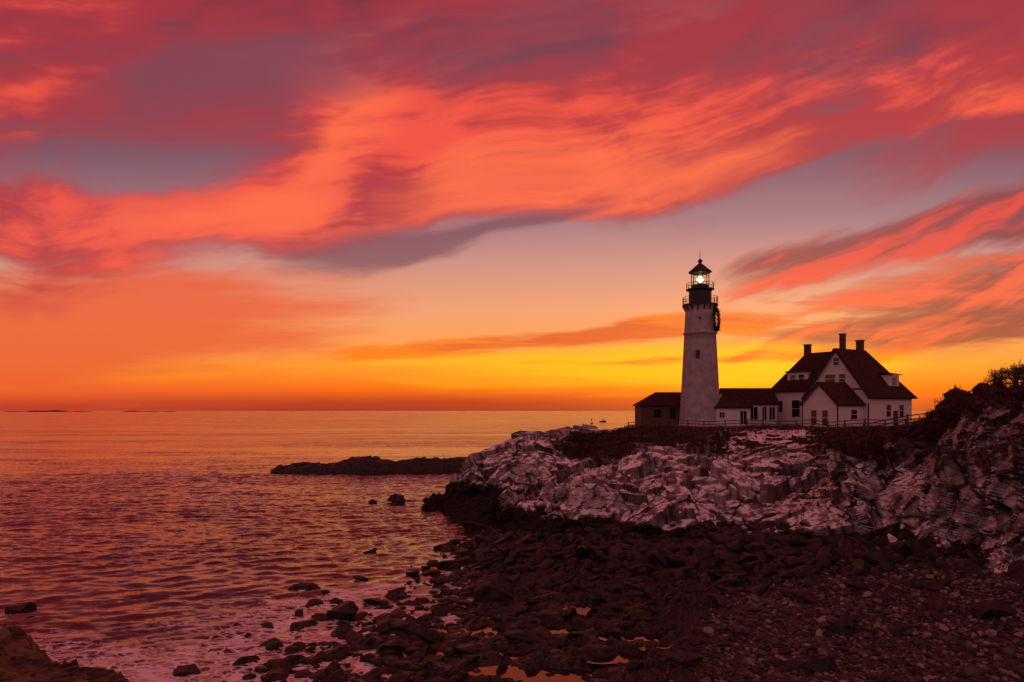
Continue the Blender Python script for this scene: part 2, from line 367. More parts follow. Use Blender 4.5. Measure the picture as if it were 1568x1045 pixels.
NR=950; rows,kst=interp_st(NR)
tt=np.concatenate([np.linspace(0,1,20,False),np.linspace(1,2,36,False),np.linspace(2,3,50,False),np.linspace(3,4,50,False),np.linspace(4,5,64,False),np.linspace(5,6,60,False),np.linspace(6,7,60,False),np.linspace(7,8,12)])
ci=np.clip(tt.astype(int),0,7); tf=(tt-ci)[None,:,None]
g=lambda j: rows[:,np.clip(j,0,8)]
Gc=cr(g(ci-1),g(ci),g(ci+1),g(ci+2),tf); Gl=g(ci)*(1-tf)+g(ci+1)*tf
G=.55*Gl+.45*Gc
NC=len(tt)
du=np.gradient(G,axis=0); dv=np.gradient(G,axis=1); Nn=np.cross(dv,du); Nn/=np.linalg.norm(Nn,axis=2,keepdims=True)+1e-9
if Nn[NR//2,NC-30,2]<0: Nn=-Nn
T=np.broadcast_to(tt[None,:],(NR,NC)).ravel(); K=np.broadcast_to(kst[:,None],(NR,NC)).ravel()
p=G.reshape(-1,3); nn=Nn.reshape(-1,3)
q=p@rotm(.35,.5,.6).T
qw=q+.4*np.stack([vnoise(p*.5,61),vnoise(p*.5,62),vnoise(p*.5,63)],1)
b0,e0=blocks(qw/np.array([9.5,6.5,6.5]),37,.9)
b1,e1=blocks(qw/np.array([5.2,3.4,3.6]),41,.9); b2,e2=blocks(qw/np.array([2.4,1.4,1.8]),51,.8); b3,e3=blocks(qw/np.array([1.0,.55,.8]),71,.7)
vf,ef=blocks(p/np.array([1.2,1.5,5.5]),81,.8); vf2,ef2=blocks(p/np.array([2.8,3.2,7]),85,.9)
sr=sstep(K,8.3,9.2)
amp=np.interp(T,[0,1,4,5,5.6,6.3,8],[.6,1,1,.8,.35,.06,.03])
dsp=1.5*b0*(1-.6*sr)+1.25*b1*(1-.4*sr)+.36*b2+.13*b3+(.75*vf+1.1*vf2)*sr+.10*fbm(p*2.5,3,90)+.5*fbm(p*.15,2,95)-.15
p2=p+nn*(dsp*amp)[:,None]
p2[:,2]+=np.where(T>5.3,.12*fbm(p*.5,3,15),0)
veg=np.clip(sstep(T,4.3,5.2)*.75+sr*(.02+sstep(p2[:,2],8.3,11.0)*.45)+sstep(T,5.3,6)*.3,0,1)
veg*=1-.85*sstep(K,3.5,2.2)*sstep(T,6.2,5.6)
veg+= .45*np.exp(-(((p2[:,0]-15)/7)**2+((p2[:,1]-86)/6)**2))
snow=np.exp(-(((p2[:,0]-30.5)/5.5)**2+((p2[:,1]-80)/7)**2))*.9
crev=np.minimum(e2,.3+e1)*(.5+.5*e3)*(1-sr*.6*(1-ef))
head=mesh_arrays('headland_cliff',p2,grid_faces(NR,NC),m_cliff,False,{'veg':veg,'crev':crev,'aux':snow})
Pt=p2[(T>4.2)&(T<7.3)]
def ground(x,y):
    d=(Pt[:,0]-x)**2+(Pt[:,1]-y)**2; i=np.argpartition(d,6)[:6]; return float(Pt[i,2].mean())

# ------------------------------------------------------------------ rocks
def ico(sub):
    bm=bmesh.new(); bmesh.ops.create_icosphere(bm,subdivisions=sub,radius=1)
    V=np.array([v.co[:] for v in bm.verts]); F=np.array([[v.index for v in f.verts] for f in bm.faces]); bm.free(); return V,F
def proto(sub,r,planes=14,dmin=.45,dmax=.85):
    V,F=ico(sub); V=V.copy()
    for k in range(planes):
        nn=r.normal(size=3); nn/=np.linalg.norm(nn); d=r.uniform(dmin,dmax)
        s=V@nn-d; V-=np.where(s>0,s,0)[:,None]*nn
    if sub>2: V+=.14*np.stack([fbm(V*2.2+r.uniform(0,9),4,5+i) for i in range(3)],1)
    return V,F
def scatter(name,protos,items,mat,smooth=False):
    Vs=[];Fs=[];o=0
    for (x,y,z,sx,sy,sz,rx,ry,rz) in items:
        V,F=protos[rng.integers(len(protos))]
        M=rotm(rx,ry,rz); Vs.append((V*np.array([sx,sy,sz]))@M.T+np.array([x,y,z])); Fs.append(F+o); o+=len(V)
    return mesh_arrays(name,np.concatenate(Vs),np.concatenate(Fs),mat,smooth)
pr1=[proto(2,rng,12,.40,.85) for _ in range(14)]; pr0=[proto(1,rng,6,.6,.9) for _ in range(16)]; pr3=[proto(4,rng,18,.36,.75) for _ in range(8)]
pr2=[proto(3,rng,14,.36,.8) for _ in range(10)]
N=8000; cx=rng.uniform(-12,32,N); cy=rng.uniform(34,76,N); hz,ib=H(cx,cy)
toe=np.array([(s[1][0],s[1][1]) for s in ST[3:13]])
def toe_dist(x,y):
    dm=np.full(len(x),1e9)
    for a,b in zip(toe[:-1],toe[1:]):
        ab=b-a; L=ab@ab; t=np.clip(((x-a[0])*ab[0]+(y-a[1])*ab[1])/L,0,1); dm=np.minimum(dm,np.hypot(x-a[0]-t*ab[0],y-a[1]-t*ab[1]))
    return dm
td=toe_dist(cx,cy); dens=np.exp(-(td/7.5)**2)*.9+.07
dens*=np.where(hz<-.3,0,1)*(1-.93*pebble_mask(cx,cy))*np.where(cx<-3,.4,1)
keep=rng.random(N)<dens
it=[]
for x,y,z,tdd in zip(cx[keep],cy[keep],hz[keep],td[keep]):
    s=.22+.6*rng.random()**2+ (.4*rng.random() if tdd<8 else 0)
    it.append((x,y,z+s*.15,s*rng.uniform(1.0,2.0),s*rng.uniform(.7,1.1),s*rng.uniform(.4,.8),rng.uniform(-.6,.6),rng.uniform(-.6,.6),rng.uniform(0,6.3)))
scatter('boulder_field',pr1,it,m_black)
# larger weed-dark slabs and boulders over the near foreshore
N=420; cx=rng.uniform(-12,24,N); cy=rng.uniform(31.5,52,N); hz,ib=H(cx,cy)
it=[]
for x,y,z in zip(cx,cy,hz):
    if z<-.35: continue
    if any(((x-a)/(c+.8))**2+((y-b_)/(d_+.7))**2<1.0 for a,b_,c,d_,e_ in POOLS): continue
    s=.28+.62*rng.random()**1.8
    if pebble_mask(np.array([x]),np.array([y]))[0]>.5 and rng.random()<.72: continue
    it.append((x,y,z+s*.12,s*rng.uniform(1.1,1.9),s*rng.uniform(.8,1.1),s*rng.uniform(.45,.75),rng.uniform(-.3,.3),rng.uniform(-.3,.3),rng.uniform(0,6.3)))
scatter('foreshore_boulders',pr2,it,m_black)
N=16000; cx=rng.uniform(4,32,N); cy=rng.uniform(22,47,N); k=rng.random(N)<pebble_mask(cx,cy); cx=cx[k];cy=cy[k];hz,_=H(cx,cy)
it=[]
for x,y,z in zip(cx,cy,hz):
    s=.06+.13*rng.random()**2.5+(.25*rng.random() if rng.random()<.04 else 0)
    it.append((x,y,z+s*.3,s*rng.uniform(1,1.6),s*rng.uniform(.8,1.1),s*rng.uniform(.45,.8),rng.uniform(-.4,.4),rng.uniform(-.4,.4),rng.uniform(0,6.3)))
scatter('pebbles',pr0,it,m_peb)
BL=[(-1.6,50.5,.7,1.9,1.3,1.25),(-11.3,46,.3,1.45,1.1,.85),(-16.2,54,.05,1.3,.8,.45),(-8.6,51,.1,1.0,.8,.45),(-9.9,49.6,.1,.9,.7,.4),(-3.9,80,.2,2.1,1.2,.9),(-6.6,70,.1,1.3,.9,.55),
 (-17.5,105,.5,1.4,1.0,.95),(-21.2,104,.1,.9,.6,.4),(-11.5,103,.1,1.6,1,.5),(17,35,2.9,1.0,.8,.75),(14.2,31.5,2.4,.8,.6,.5),(4.6,37.2,.8,1.2,.8,.6),(2.5,43.5,.9,1.1,.9,.5),
 (-5.6,62,.1,1.3,.7,.5),(-8.4,58.5,.0,.9,.6,.35),(-12.8,50,.0,.7,.5,.3),(-14,68,.0,.8,.5,.25),(-7.8,43.5,.2,1.0,.8,.5),(-5,47,.2,.9,.7,.45),(21,38,3.4,.8,.7,.5),(23.5,33.5,4,1.0,.7,.7),(-34.5,48,.0,1.0,.7,.5),
 (9,36.5,1.2,.7,.5,.4),(-2.5,38.5,.4,1.1,.8,.45),(-7,39.5,.25,1.0,.7,.5),(-10.5,38.5,.1,.9,.6,.35),(8.3,45.5,1.6,1.0,.7,.5),(-14.5,41,.0,.9,.6,.35),(-12.6,37.5,.05,1.1,.7,.45),(-17.5,36.5,.0,.9,.6,.35),(-16,44.5,0,.7,.5,.3)]
for i,(x,y,z,a,b,c) in enumerate(BL):
    scatter('boulder',pr3,[(x,y,z,a*1.25,b*1.25,c*1.3,rng.uniform(-.15,.15),rng.uniform(-.15,.15),rng.uniform(-.5,.5))],m_black)
N=4000; cx=rng.uniform(-24,0,N); cy=rng.uniform(33,80,N); h0=H0(cx,cy); k=(h0>-1.3)&(h0<.4)&(rng.random(N)<np.exp(-(h0/.62)**2)*.5)
it=[]
for x,y,h in zip(cx[k],cy[k],h0[k]):
    s=.12+.65*rng.random()**2.6
    it.append((x,y,max(h,0)+.02,s*rng.uniform(1.0,1.8),s,s*rng.uniform(.35,.6),rng.uniform(-.2,.2),rng.uniform(-.2,.2),rng.uniform(0,6.3)))
scatter('shore_rocks',pr1,it,m_black)
def reef():
    xs=np.arange(-58,-5,.4); ys=np.arange(148,172,.4); X,Y=np.meshgrid(xs,ys); x=X.ravel();y=Y.ravel()
    pth=lambda cx,cy,rx,ry,h: h*np.sqrt(np.clip(1-((x-cx)/rx)**2-((y-cy)/ry)**2,0,1))+np.where(((x-cx)/rx)**2+((y-cy)/ry)**2>1,-1.2,0)
    z=np.maximum.reduce([pth(-34,158,9,6,2.9),pth(-44,157,11,5,1.7),pth(-20,160,9,6,2.6),pth(-11,162,7,6,3.0),pth(-27,159,9,5,1.5),pth(-51,156,4,3,.8)])
    p=np.stack([x,y,z*0],1); b1,_=blocks(p/np.array([5,2.5,9]),5); b2,_=blocks(p/np.array([1.8,1.2,9]),8)
    z=z+.8*b1+.45*b2
    return mesh_arrays('offshore_ledge',np.stack([x,y,z],1),grid_faces(len(ys),len(xs)),m_black)
reef()

# ------------------------------------------------------------------ sea
def axis(a,b,step,far,gr=1.12):
    c=list(np.arange(a,b,step)); s=step; x=c[-1]; up=[]
    while x<far: s*=gr; x+=s; up.append(x)
    s=step; x=a; dn=[]
    while x>-far: s*=gr; x-=s; dn.append(x)
    return np.array(dn[::-1]+c+up)
sx=axis(-95,12,.30,40000,1.10); sy=axis(30,150,.30,40000,1.06); sy=sy[sy>-200]
Xs,Ys=np.meshgrid(sx,sy); x=Xs.ravel(); y=Ys.ravel()
inside=(x>-48)&(x<40)&(y>8)&(y<104)
hb=np.full(len(x),-5.); hb[inside]=H0(x[inside],y[inside])
shal=sstep(hb,-.1,-1.4)
z=np.zeros(len(x)); r=np.random.default_rng(3)
pw=np.stack([x*.03,y*.03,y*0],1); wx=x+7*vnoise(pw,1)+2*vnoise(pw*5,3); wy=y+7*vnoise(pw,2)+2*vnoise(pw*5,4)
lam=1.1
while lam<9:
    th=math.radians(-72+r.uniform(-40,40)); kx=math.cos(th)*2*math.pi/lam; ky=math.sin(th)*2*math.pi/lam
    s=np.sin(kx*wx+ky*wy+r.uniform(0,6.3)); z+=lam*.0042*(1-2*np.abs(s)**.9+.3*s); lam*=1.17
pn=np.stack([x*.5,y*1.3,y*0],1); z+=.11*fbm(pn,4,77)
fade=np.clip(1-(np.maximum(np.abs(x+40)-70,0)/120),0,1)*np.clip(1-(np.maximum(y-150,0)/250),0,1)
z*=fade*(.10+.90*shal)
far=np.clip((y-90)/160,0,1)*.9+.1
foam=np.where(inside,sstep(hb,-2.4,-.7)*sstep(y,62,46),0)+np.where(inside,.45*sstep(hb,-1.1,-.3)*sstep(y,110,60),0)
foam+=.6*np.exp(-(((x+47)/9)**2+((y-108)/2.0)**2))
foam*=np.where((x>-8)&(y>43),.35,1)
def sea_mat():
    m,t,b=newmat('sea_water')
    g=t.n.new('ShaderNodeNewGeometry'); pos=g.outputs['Position']; nrm=g.outputs['Normal']
    def att(n_):
        a=t.n.new('ShaderNodeAttribute'); a.attribute_name=n_; return a.outputs['Fac']
    f=att('foam'); calm=att('calm'); fr=att('chop')
    c1=t.v('SUBTRACT',t.noise(t.mapping(pos,rot=(0,0,.15),scale=(.9,2.4,1)),1.0,4,.62,.3,col=True,dim='2D'),(.5,.5,.5))
    c2=t.v('SUBTRACT',t.noise(t.mapping(pos,rot=(0,0,-.1),scale=(.05,.20,1)),1.0,4,.6,.3,col=True,dim='2D'),(.5,.5,.5))
    gust=t.noise(t.mapping(pos,rot=(0,0,.05),scale=(.005,.03,1)),1.0,4,.6,.5,dim='2D')
    gk=t.ss(gust,.35,.65,.45,1.25)
    bias=t.comb(0,t.m('MULTIPLY',fr,-.045),0)   # open-water swell faces lean toward the shore
    pert=t.v('ADD',t.v('ADD',t.v('MULTIPLY',c1,(.38,.85,0)),t.v('MULTIPLY',c2,(.14,.46,0))),bias)
    sc_=t.n.new('ShaderNodeVectorMath'); sc_.operation='SCALE'; t.l.new(pert,sc_.inputs[0]); t.l.new(t.m('MULTIPLY',calm,gk),sc_.inputs['Scale'])
    nn_=t.v('NORMALIZE',t.v('ADD',nrm,sc_.outputs[0]))
    pd=t.v('ADD',pos,t.v('MULTIPLY',t.noise(pos,.8,3,.6,col=True),(1.6,1.6,0)))
    vo=t.n.new('ShaderNodeTexVoronoi'); vo.feature='DISTANCE_TO_EDGE'; vo.inputs['Scale'].default_value=1.5; t.set(vo.inputs['Vector'],t.mapping(pd,scale=(.7,1.4,1)))
    lace=t.ss(vo.outputs['Distance'],.18,.0)
    fn=t.noise(t.mapping(pos,scale=(.35,.8,1)),1,6,.7,.6)
    fm=t.m('MULTIPLY',t.ss(t.m('ADD',t.m('MULTIPLY',f,.66),fn),.72,.95),t.m('ADD',t.m('MULTIPLY',lace,.9),t.ss(fn,.51,.62)),clamp=True)
    t.set(b.inputs['Base Color'],t.mix(fm,(.034,.013,.012,1),(.90,.86,.87,1)))
    t.set(b.inputs['Roughness'],t.m('ADD',.07,t.m('MULTIPLY',fm,.6)))
    b.inputs['IOR'].default_value=1.65
    t.set(b.inputs['Normal'],nn_)
    return m
m_sea=sea_mat()
sea=mesh_arrays('sea',np.stack([x,y,z],1),grid_faces(len(sy),len(sx)),m_sea,True,{'foam':np.clip(foam,0,1),'calm':.10+.90*shal,'chop':far})
mp,t,b=newmat('pool_water'); b.inputs['Base Color'].default_value=(.02,.012,.012,1); b.inputs['Roughness'].default_value=.04; b.inputs['IOR'].default_value=1.6
for (cx,cy,rx,ry,pz) in POOLS:
    k=28; pts=[(cx+rx*1.7*math.cos(2*math.pi*i/k)*(1+.12*math.sin(3*i)),cy+ry*1.9*math.sin(2*math.pi*i/k)*(1+.1*math.cos(5*i)),pz-.02) for i in range(k)]
    q=MB(); q.poly(pts); q.obj('tide_pool',mp)

# ------------------------------------------------------------------ lighthouse
m_white=simple('white_painted_masonry',(.36,.32,.33),.85,.18,1.0,.25,spec=.15)
m_iron=simple('black_iron',(.010,.009,.010),.5,.3,3)
m_roof=simple('red_brown_shingle',(.045,.016,.014),.9,.4,2.5,.6,spec=.2)
m_trim=simple('white_trim',(.66,.63,.62),.6,.08,2)
m_dtrim=simple('dark_trim',(.03,.015,.014),.6,.2,3)
m_brick=simple('brick',(.10,.038,.03),.85,.35,5,.4)
m_wood=simple('weathered_wood',(.09,.06,.05),.85,.35,6,.3)
m_glassd,t,b=newmat('window_glass'); b.inputs['Base Color'].default_value=(.010,.008,.009,1); b.inputs['Roughness'].default_value=.12
m_green=simple('wreath_green',(.014,.022,.012),.8,.5,9)
m_glow,t,b=newmat('lamp_glow'); b.inputs['Emission Color'].default_value=(1,.70,.30,1); b.inputs['Emission Strength'].default_value=12
LX,LY=27.0,98.0
lh=empty('lighthouse'); 
def rad(z): return 2.95+(2.02-2.95)*((z-11.8)/(29.0-11.8))**.9
q=MB(); q.rev(LX,LY,[(3.3,10.5),(3.3,11.9),(3.0,12.0)]+[(rad(z),z) for z in np.linspace(12.0,24.9,14)]+[(rad(24.9)+.14,24.95),(rad(25.2)+.14,25.2),(rad(25.2),25.25)]+[(rad(z),z) for z in np.linspace(25.4,28.5,4)]+[(2.02,28.5),(2.2,28.75),(2.35,29.0)],56); q.obj('tower',m_white,lh,True)
def rail(q,r,z0,h,n,nr=3,wd=.06):
    for k in range(n):
        t=2*math.pi*k/n; X=LX+r*math.cos(t);Y=LY+r*math.sin(t); q.beam((X,Y,z0),(X,Y,z0+h),wd)
        t2=2*math.pi*(k+1)/n
        for j in range(nr):
            zz=z0+h*(j+1)/nr; q.beam((X,Y,zz),(LX+r*math.cos(t2),LY+r*math.sin(t2),zz),wd*.7)
q=MB(); q.rev(LX,LY,[(2.2,28.95),(2.5,29.0),(2.5,29.2),(1.5,29.22)],48)
for k in range(16):
    t=2*math.pi*k/16; c,s=math.cos(t),math.sin(t); q.beam((LX+2.05*c,LY+2.05*s,28.3),(LX+2.42*c,LY+2.42*s,28.95),.14)
rail(q,2.42,29.2,1.05,20)
q.rev(LX,LY,[(1.58,29.2),(1.58,31.1),(1.75,31.2),(1.98,31.3),(1.98,31.42),(1.3,31.44)],40)
rail(q,1.92,31.42,.85,16,2,.05)
q.rev(LX,LY,[(1.30,31.4),(1.30,31.95),(1.2,31.98)],12)
for k in range(12):
    t=2*math.pi*k/12; c,s=math.cos(t),math.sin(t); q.beam((LX+1.27*c,LY+1.27*s,31.9),(LX+1.27*c,LY+1.27*s,33.8),.09)
    t2=2*math.pi*(k+1)/12
    for zz in (32.35,33.25): q.beam((LX+1.27*c,LY+1.27*s,zz),(LX+1.27*math.cos(t2),LY+1.27*math.sin(t2),zz),.05)
q.obj('gallery_ironwork',m_iron,lh)
q=MB(); q.rev(LX,LY,[(1.36,33.7),(1.62,33.8),(1.62,33.92),(1.1,34.35),(.62,34.8),(.3,35.05),(.16,35.2),(.28,35.3),(.34,35.45),(.28,35.62),(.1,35.75),(.05,35.8),(.035,36.9),(0.0,36.95)],32); q.obj('lantern_roof',m_iron,lh,True)
q=MB(); q.rev(LX,LY,[(0,31.95),(.3,31.95),(.3,32.3),(.25,32.35)],16); q.obj('lens_pedestal',m_iron,lh)
q=MB(); q.rev(LX,LY,[(.0,32.3)]+[(.44*math.sin(a),32.78-.44*math.cos(a)) for a in np.linspace(.2,3.0,9)]+[(0,33.22)],20); q.obj('lamp_lens',m_glow,lh,True)
ld=bpy.data.lights.new('lamp_light','POINT'); ld.energy=40; ld.color=(1,.7,.35); ld.shadow_soft_size=.3
lo_=bpy.data.objects.new('lamp_light',ld); scene.collection.objects.link(lo_); lo_.location=(LX,LY-.8,32.8); lo_.parent=lh
def tower_win(ang,z,wd,h):
    r=rad(z)+.02; c,s=math.cos(ang),math.sin(ang); tx,ty=-s,c
    q=MB(); 
    def T(pp): return (LX+c*(r+pp[1])+tx*pp[0],LY+s*(r+pp[1])+ty*pp[0],pp[2])
    q.box(-wd/2-.12,wd/2+.12,-.3,.06,z-h/2-.15,z+h/2+.15,T); q.obj('window_surround',m_white,lh)
    q=MB(); q.box(-wd/2,wd/2,-.3,.075,z-h/2,z+h/2,T); q.obj('window_pane',m_glassd,lh)
tower_win(math.radians(-113),21.9,.6,1.2); tower_win(math.radians(-105),27.0,.3,.4)
wz=26.9; wa=math.radians(-28); wr=rad(wz)+.2
wc=Vector((LX+wr*math.cos(wa),LY+wr*math.sin(wa),wz)); nd=Vector((math.cos(wa),math.sin(wa),0)); td_=Vector((-nd.y,nd.x,0))
V=[];F=[]
R_=1.45
for i in range(2600):
    a=random.uniform(0,6.283); rr=R_+random.gauss(0,.12); c0=wc+td_*rr*math.cos(a)+Vector((0,0,rr*math.sin(a)))+nd*random.gauss(0,.11)
    d1=Vector([random.gauss(0,1) for _ in range(3)]).normalized()*.16; d2=Vector([random.gauss(0,1) for _ in range(3)]).normalized()*.07
    k=len(V); V+=[c0-d2,c0+d2,c0+d1]; F.append((k,k+1,k+2))
mesh_arrays('wreath',np.array([v[:] for v in V]),np.array(F),m_green,parent=lh)

# ------------------------------------------------------------------ keeper's house
O=Vector((43.7,92,0)); ax=Vector((.86,.51,0)).normalized(); bx=Vector((-.51,.86,0)).normalized()
def L(pp): 
    v=O+ax*pp[0]+bx*pp[1]; return (v.x,v.y,pp[2])
kh=empty('keepers_house'); W=MB(); RF=MB(); TR=MB(); DT=MB(); GL=MB(); CH=MB()
def roofslab(pts,th=.18):
    pts=[Vector(L(p_)) for p_ in pts]; n_=(pts[1]-pts[0]).cross(pts[2]-pts[0]).normalized()
    if n_.z<0: n_=-n_
    top=[v+n_*th for v in pts]; i=len(RF.v); k=len(pts)
    RF.v+=[tuple(v) for v in pts]+[tuple(v) for v in top]
    RF.f.append(tuple(range(i,i+k))); RF.f.append(tuple(range(i+k,i+2*k)))
    for j in range(k): RF.f.append((i+j,i+(j+1)%k,i+k+(j+1)%k,i+k+j))
def gableblock(s0,s1,t0,t1,zb,ze,zr,oh=.4,axis='s',hip0=0,hip1=0):
    if axis=='s': f=lambda u,v,z:(u,v,z); u0,u1,v0,v1=s0,s1,t0,t1
    else: f=lambda u,v,z:(v,u,z); u0,u1,v0,v1=t0,t1,s0,s1
    vm=(v0+v1)/2; sl=(zr-ze)/(v1-vm)
    def wall(pts): W.poly([L(p_) for p_ in pts])
    wall([f(u0,v0,zb),f(u1,v0,zb),f(u1,v0,ze),f(u0,v0,ze)]); wall([f(u0,v1,zb),f(u1,v1,zb),f(u1,v1,ze),f(u0,v1,ze)])
    for uu,hp in ((u0,hip0),(u1,hip1)):
        if hp: wall([f(uu,v0,zb),f(uu,v1,zb),f(uu,v1,ze),f(uu,v0,ze)])
        else: wall([f(uu,v0,zb),f(uu,v1,zb),f(uu,v1,ze),f(uu,vm,zr),f(uu,v0,ze)])
    ua=u0-oh; ub=u1+oh; ra=(u0+hip0) if hip0 else ua; rb=(u1-hip1) if hip1 else ub
    zo=ze-sl*oh
    roofslab([f(ua,v0-oh,zo),f(ub,v0-oh,zo),f(rb,vm,zr),f(ra,vm,zr)]); roofslab([f(ua,v1+oh,zo),f(ub,v1+oh,zo),f(rb,vm,zr),f(ra,vm,zr)])
    if hip0: roofslab([f(ua,v0-oh,zo),f(ua,v1+oh,zo),f(ra,vm,zr)])
    if hip1: roofslab([f(ub,v0-oh,zo),f(ub,v1+oh,zo),f(rb,vm,zr)])
    for uu,hp,sg in ((u0,hip0,-1),(u1,hip1,1)):
        if not hp:
            for va in (v0-oh,v1+oh):
                DT.beam(L(f(uu+sg*(oh-.02),va,zo-.08)),L(f(uu+sg*(oh-.02),vm,zr-.08)),.06,.22)
def win(face,u,z,wd,h,at):
    if face=='s-': T_=lambda p_: L((at-p_[1],u+p_[0],p_[2]))
    else: T_=lambda p_: L((u+p_[0],at-p_[1],p_[2]))
    fr=.11
    TR.box(-wd/2-fr,wd/2+fr,-.05,.06,z+h/2,z+h/2+fr,T_); TR.box(-wd/2-fr,wd/2+fr,-.05,.08,z-h/2-fr,z-h/2,T_)
    TR.box(-wd/2-fr,-wd/2,-.05,.058,z-h/2,z+h/2,T_); TR.box(wd/2,wd/2+fr,-.05,.058,z-h/2,z+h/2,T_)
    GL.box(-wd/2,wd/2,-.05,.015,z-h/2,z+h/2,T_)
    TR.box(-wd/2,wd/2,.015,.045,z-.03,z+.03,T_); 
ZB=10.6
gableblock(0,10,-4.5,4.5,ZB,16.2,22.3,.45,'s',0,3.6)
gableblock(1,9,1.0,11,ZB,17.3,22.4,.45,'t',0,2.8)
gableblock(-5.4,3,-3.8,1.2,ZB,15.0,17.6,.35,'s')
win('s-',.9,18.3,1.5,1.2,0); win('s-',-.9,18.3,.9,1.2,0); win('s-',0,20.6,.8,1.0,0); win('s-',2.9,14.6,1.0,1.6,0)
win('s-',7.0,14.3,1.3,2.4,1); win('s-',9.6,14.6,.7,1.6,1)
win('s-',-2.1,13.1,.8,1.9,-5.4); win('s-',-.5,13.1,.8,1.9,-5.4)
win('t-',-2.0,13.5,1.3,1.2,-3.8); win('t-',4.5,14,1,1.6,-4.5); win('t-',7.5,14,1,1.6,-4.5)
DT.box(5.6,6.6,-4.56,-4.4,11.8,14.0,L)
DT.box(-.05,-.005,-4.5,4.5,16.75,16.95,L)
def dormer_s(sf,t0,t1,z0,z1,depth):
    W.box(sf,sf+depth,t0,t1,z0,z1,L); roofslab([(sf-.3,t0-.25,z1),(sf-.3,t1+.25,z1),(sf+depth,t1+.25,z1+.55),(sf+depth,t0-.25,z1+.55)],.12)
    m_=(t0+t1)/2; win('s-',m_-.7,(z0+z1)/2+.1,.9,1.0,sf); win('s-',m_+.7,(z0+z1)/2+.1,.9,1.0,sf)
dormer_s(1.7,5.6,9.0,17.6,19.6,2.6)
def dormer_t(tf,s0,s1,z0,z1,depth):
    W.box(s0,s1,tf,tf+depth,z0,z1,L); roofslab([(s0-.25,tf-.3,z1),(s1+.25,tf-.3,z1),(s1+.25,tf+depth,z1+.5),(s0-.25,tf+depth,z1+.5)],.12)
    win('t-',(s0+s1)/2,(z0+z1)/2+.1,1.2,1.0,tf)
dormer_t(-3.9,5.6,8.0,16.9,18.8,2.4)
for (s_,t_,zt,w_) in ((5,8.0,23.7,.75),(2.0,.4,24.4,.6),(5.8,.3,23.7,.75)):
    CH.box(s_-w_/2,s_+w_/2,t_-w_/2,t_+w_/2,20.5,zt,L); CH.box(s_-w_/2-.08,s_+w_/2+.08,t_-w_/2-.08,t_+w_/2+.08,zt,zt+.14,L)
for (s_,t_) in ((0,-4.5),(0,4.5),(-5.4,-3.8),(-5.4,1.2),(1,11)):
    DT.box(s_-.03,s_+.1,t_-.06,t_+.06,ZB,15.0,L)
m_clap,t,b=newmat('white_clapboard')
pz=t.sep(t.n.new('ShaderNodeNewGeometry').outputs['Position'])[2]
bd=t.m('FRACT',t.m('MULTIPLY',pz,6)); t.set(b.inputs['Base Color'],t.mix(t.ss(bd,.0,.15),(.34,.32,.32,1),(.66,.62,.62,1))); b.inputs['Roughness'].default_value=.65
W.obj('walls',m_clap,kh); RF.obj('roof',m_roof,kh); TR.obj('window_frames_and_trim',m_trim,kh); DT.obj('dark_trim',m_dtrim,kh); GL.obj('window_glass',m_glassd,kh); CH.obj('chimneys',m_brick,kh)

def lowbuilding(name,x0,x1,y0,y1,ze,zr,wm,wins,hipL=0):
    e=empty(name); w_=MB(); r_=MB(); g_=MB(); t_=MB(); ym=(y0+y1)/2; oh=.3
    w_.poly([(x0,y0,ZB),(x1,y0,ZB),(x1,y0,ze),(x0,y0,ze)]); w_.poly([(x0,y1,ZB),(x1,y1,ZB),(x1,y1,ze),(x0,y1,ze)])
    for xx,h in ((x0,hipL),(x1,0)):
        w_.poly([(xx,y0,ZB),(xx,y1,ZB),(xx,y1,ze)]+([] if h else [(xx,ym,zr)])+[(xx,y0,ze)])
    sl=(zr-ze)/(ym-y0)*oh
    a=x0-oh; ra=x0+hipL if hipL else a
    for ya,s in ((y0-oh,1),(y1+oh,1)):
        P4=[Vector((a,ya,ze-sl)),Vector((x1+oh,ya,ze-sl)),Vector((x1+oh,ym,zr)),Vector((ra,ym,zr))]
        i=len(r_.v); r_.v+=[tuple(v) for v in P4]+[tuple(v+Vector((0,0,.16))) for v in P4]
        for qf in ((0,1,2,3),(4,5,6,7),(0,1,5,4),(1,2,6,5),(2,3,7,6),(3,0,4,7)): r_.f.append(tuple(i+k for k in qf))
    if hipL:
        P3=[Vector((a,y0-oh,ze-sl)),Vector((a,y1+oh,ze-sl)),Vector((ra,ym,zr))]; i=len(r_.v); r_.v+=[tuple(v) for v in P3]+[tuple(v+Vector((0,0,.16))) for v in P3]
        for qf in ((0,1,2),(3,4,5),(0,1,4,3),(1,2,5,4),(2,0,3,5)): r_.f.append(tuple(i+k for k in qf))
    for (cx_,cz,ww,hh) in wins:
        g_.box(cx_-ww/2,cx_+ww/2,y0-.02,y0+.05,cz-hh/2,cz+hh/2)
        for (p0,p1,q0,q1) in ((cx_-ww/2-.1,cx_+ww/2+.1,cz+hh/2,cz+hh/2+.1),(cx_-ww/2-.1,cx_+ww/2+.1,cz-hh/2-.1,cz-hh/2),(cx_-ww/2-.1,cx_-ww/2,cz-hh/2,cz+hh/2),(cx_+ww/2,cx_+ww/2+.1,cz-hh/2,cz+hh/2)):
            t_.box(p0,p1,y0-.06,y0+.05,q0,q1)
        t_.box(cx_-.03,cx_+.03,y0-.045,y0-.02,cz-hh/2,cz+hh/2)
    w_.obj('walls',wm,e); r_.obj('roof',m_roof,e); g_.obj('window_glass',m_glassd,e); t_.obj('window_frames',m_trim if wm is not m_brick else m_dtrim,e)
